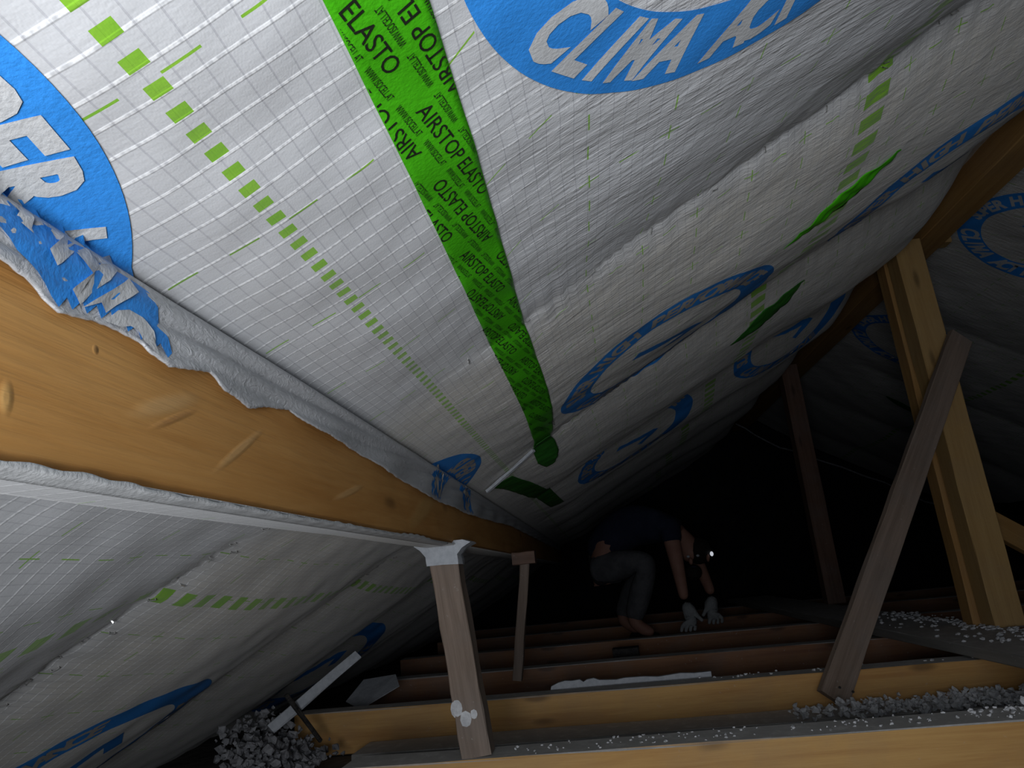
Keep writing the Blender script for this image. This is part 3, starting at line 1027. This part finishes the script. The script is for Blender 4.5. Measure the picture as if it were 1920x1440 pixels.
top = [(-.223, -.412), (-.215, -.388), (-.19, -.378), (-.164, -.373), (-.14, -.375), (-.11, -.373), (-.098, -.382), (-.085, -.375), (-.06, -.372), (-.04, -.380), (.02, -.384), (.05, -.380),
       (.12, -.381), (.17, -.386), (.25, -.380), (.30, -.384), (.357, -.383), (.357, -.52), (-.223, -.52)]
o = slab_poly('foam_strip', [(x, 2.885, z - .004) for x, z in top], (0, 1, 0), .02, M_FOAM)
tag(o, 'white foam strip with a torn top edge standing behind the second joist', 'foam')
o = timber('plank', (-1.085, 2.46, -.39), (-.855, 2.66, -.205), .035, .012, M_FOAM, up=(0, -1, .3), seg=4)
tag(o, 'short whitish strip leaning against the membrane at the lower left', 'plank', 'loose planks on the joists')
o = timber('rod', (-1.028, 2.45, -.29), (-.956, 2.55, -.452), .013, .013, M_ROD, seg=4, bev=.003)
tag(o, 'short dark rod leaning on the left end of the second joist', 'rod')
o = slab_poly('paper_sheet', [(-1.07, 3.15, -.42), (-.98, 3.05, -.44), (-.86, 3.2, -.385), (-.90, 3.3, -.35), (-1.04, 3.3, -.36)], (0, -.3, 1), .003, M_FOAM)
tag(o, 'pale crumpled sheet on the dark floor left of the near post', 'sheet')

# little block bridging third joist
o = timber('wood_block', (.03, 4.06, -.42), (.16, 4.05, -.42), .10, .05, M_ROD, seg=2)
tag(o, 'dark small block between the third and fourth joists', 'block', 'small wooden blocks')

# cable hanging across the dark far end
pts = [(1.33, 1.10), (1.61, .878), (1.81, .786), (2.445, .468), (2.72, .285), (3.1, .12)]
v, f = [], []
PTS = []
for (a, b2) in zip(pts[:-1], pts[1:]):
    for k in range(4):
        t = k / 4
        PTS.append((a[0] + (b2[0] - a[0]) * t, a[1] + (b2[1] - a[1]) * t + .006 * math.sin(9 * (a[0] + t))))
for i, (x, z) in enumerate(PTS):
    for k in range(6):
        a = k * math.pi / 3
        v.append((x, 6.5 + .008 * math.cos(a), z * 1.0 + .008 * math.sin(a)))
for i in range(len(PTS) - 1):
    for k in range(6):
        f.append((i * 6 + k, i * 6 + (k + 1) % 6, i * 6 + 6 + (k + 1) % 6, i * 6 + 6 + k))
o = link_mesh('cable', v, f, M_LUMP, None, True)
tag(o, 'thin pale cable sagging across the dark far end of the attic', 'cable')
t5 = tape_strip('adhesive_tape', [(5.75, .68), (5.80, .78), (5.84, .88), (5.88, .98)], [.02, .08, .09, .02], M_TAPE_D, fn=surf_op)
tag(t5, 'very dark green tape piece on the dim opposite membrane, left of the slanting board', 'tape', 'green adhesive tapes on the membrane')

# ------------------------------------------------------------------ person crouching, bent forward over the joists
M_SKIN = rough_material('skin', (0.28, 0.14, 0.10, 1), (0.34, 0.18, 0.13, 1), 10, 0.6, 0.1)
M_SHIRT = rough_material('dark_blue_shirt', (0.012, 0.016, 0.035, 1), (0.02, 0.025, 0.05, 1), 14, 0.9)
M_PANTS = rough_material('grey_trousers', (0.07, 0.07, 0.075, 1), (0.11, 0.11, 0.115, 1), 14, 0.9)
M_HAIR = rough_material('dark_hair', (0.01, 0.008, 0.007, 1), (0.02, 0.016, 0.013, 1), 60, 0.8)
M_GLOVE = rough_material('grey_gloves', (0.24, 0.25, 0.25, 1), (0.32, 0.33, 0.33, 1), 30, 0.9)
M_SHOE = rough_material('dark_shoes', (0.015, 0.015, 0.015, 1), (0.03, 0.03, 0.03, 1), 20, 0.8)


def skin(name, pts, edges, rad, mat, parent, root=0, sub=2):
    me = bpy.data.meshes.new(name)
    me.from_pydata(pts, edges, [])
    me.materials.append(mat)
    o = bpy.data.objects.new(name, me); C.objects.link(o)
    md = o.modifiers.new('skin', 'SKIN'); md.use_smooth_shade = True
    for i, r in enumerate(rad):
        s = me.skin_vertices[0].data[i]
        s.radius = (r, r) if not isinstance(r, tuple) else r
        s.use_root = (i == root)
    sb = o.modifiers.new('sub', 'SUBSURF'); sb.levels = sub; sb.render_levels = sub
    # bake, so the figure is plain geometry
    dg = bpy.context.evaluated_depsgraph_get()
    me2 = bpy.data.meshes.new_from_object(o.evaluated_get(dg))
    me2.name = name
    o.modifiers.clear(); o.data = me2
    under(o, parent)
    return o


PY = 5.08
person = empty('person', (0.1, PY, -0.50))
person.scale = (1.1, 1.1, 1.1)
bpy.context.view_layer.update()
tag(person, 'person in dark shirt and grey trousers crouching in the dark, gloved hands down', 'person')
# body: one continuous surface from pelvis to head, arms and legs
P = [(0.02, PY, 0.02), (0.10, PY - .02, .18), (0.28, PY - .04, .29), (0.46, PY - .04, .25), (0.545, PY - .05, .17),   # pelvis .. neck
     (0.60, PY - .07, .08), (0.635, PY - .09, -.01),                                                                     # head
     (0.48, PY - .20, .20), (0.49, PY - .27, -.02), (0.50, PY - .30, -.23),                                               # near arm
     (0.52, PY + .12, .20), (0.66, PY + .10, 0.0), (0.70, PY - .05, -.22),                                               # far arm
     (0.03, PY - .10, .0), (0.33, PY - .20, .03), (0.18, PY - .16, -.34), (0.30, PY - .18, -.42),                        # near leg
     (0.03, PY + .10, .0), (0.30, PY + .18, .0), (0.12, PY + .16, -.34), (0.24, PY + .16, -.42)]
E_ = [(0, 1), (1, 2), (2, 3), (3, 4), (4, 5), (5, 6), (3, 7), (7, 8), (8, 9), (3, 10), (10, 11), (11, 12), (0, 13), (13, 14), (14, 15), (15, 16), (0, 17), (17, 18), (18, 19), (19, 20)]
R_ = [.14, .135, .15, .135, .065, .085, .07, .062, .045, .030, .062, .045, .030, .10, .075, .048, .035, .10, .075, .048, .035]
skin('body', P, E_, R_, M_SKIN, person)
skin('shirt', [P[0], P[1], P[2], P[3], (P[4][0] - .02, P[4][1], P[4][2] + .02), P[7], (.486, PY - .25, .09), P[10], (.59, PY + .11, .10)],
     [(0, 1), (1, 2), (2, 3), (3, 4), (3, 5), (5, 6), (3, 7), (7, 8)], [.150, .152, .165, .150, .085, .078, .066, .078, .066], M_SHIRT, person)
skin('trousers', [(0.06, PY, .08), P[0], P[13], P[14], P[15], P[17], P[18], P[19]], [(0, 1), (1, 2), (2, 3), (3, 4), (1, 5), (5, 6), (6, 7)],
     [.145, .155, .112, .09, .062, .112, .09, .062], M_PANTS, person)
# head features
def part_blob(name, c, r, mat, seg=16):
    bm = bmesh.new()
    bmesh.ops.create_uvsphere(bm, u_segments=seg, v_segments=seg // 2 + 2, radius=1, matrix=Matrix.Translation(c) @ Matrix.Diagonal((*r, 1)))
    for f in bm.faces: f.smooth = True
    me = bpy.data.meshes.new(name); bm.to_mesh(me); bm.free(); me.materials.append(mat)
    o = bpy.data.objects.new(name, me); C.objects.link(o); under(o, person)
    return o
_s = None
part_blob('hair', (0.655, PY - .065, .055), (.085, .095, .085), M_HAIR)
part_blob('beard', (0.60, PY - .10, -.075), (.055, .055, .05), M_HAIR)
part_blob('nose', (0.585, PY - .178, -.005), (.014, .02, .022), M_SKIN, 10)
part_blob('ear', (0.70, PY - .12, .01), (.012, .022, .03), M_SKIN, 10)
for sx in (-.03, .03):
    part_blob('eye', (0.605 + sx, PY - .166, .025), (.011, .008, .008), M_FOAM, 10)
part_blob('mouth', (0.60, PY - .165, -.04), (.02, .008, .006), M_SHIRT, 10)
m_led, nt, b = mat_new('headlamp_light')
b.inputs['Base Color'].default_value = (.9, .9, .9, 1)
b.inputs['Emission Color'].default_value = (.9, .93, 1, 1)
b.inputs['Emission Strength'].default_value = 0.9
part_blob('headlamp_light', (0.728, PY - .125, .028), (.011, .011, .015), m_led, 12)
for (wx, wy, wz, s) in ((0.50, PY - .31, -.26, -1), (0.70, PY - .06, -.25, 1)):
    pts = [(wx, wy, wz + .03), (wx - .01 * s, wy - .005, wz - .04), (wx - .02 * s, wy - .01, wz - .085)]
    ed = [(0, 1), (1, 2)]; rd = [.036, .042, .034]
    for k in range(4):
        bx = wx + (-.04 + .026 * k)
        i = len(pts)
        pts += [(bx, wy - .02, wz - .115), (bx - .012, wy - .04, wz - .145 - .004 * (k in (1, 2)))]
        ed += [(2, i), (i, i + 1)]; rd += [.0125, .010]
    i = len(pts)
    pts += [(wx - .055 * s, wy - .02, wz - .06), (wx - .085 * s, wy - .04, wz - .095)]
    ed += [(1, i), (i, i + 1)]; rd += [.014, .011]
    skin('glove', pts, ed, rd, M_GLOVE, person, root=0, sub=1)
for sy in (-.18, .16):
    skin('shoe', [(0.15, PY + sy, -.455), (0.24, PY + sy, -.46), (0.37, PY + sy, -.475)], [(0, 1), (1, 2)], [.045, .048, .036], M_SHOE, person)
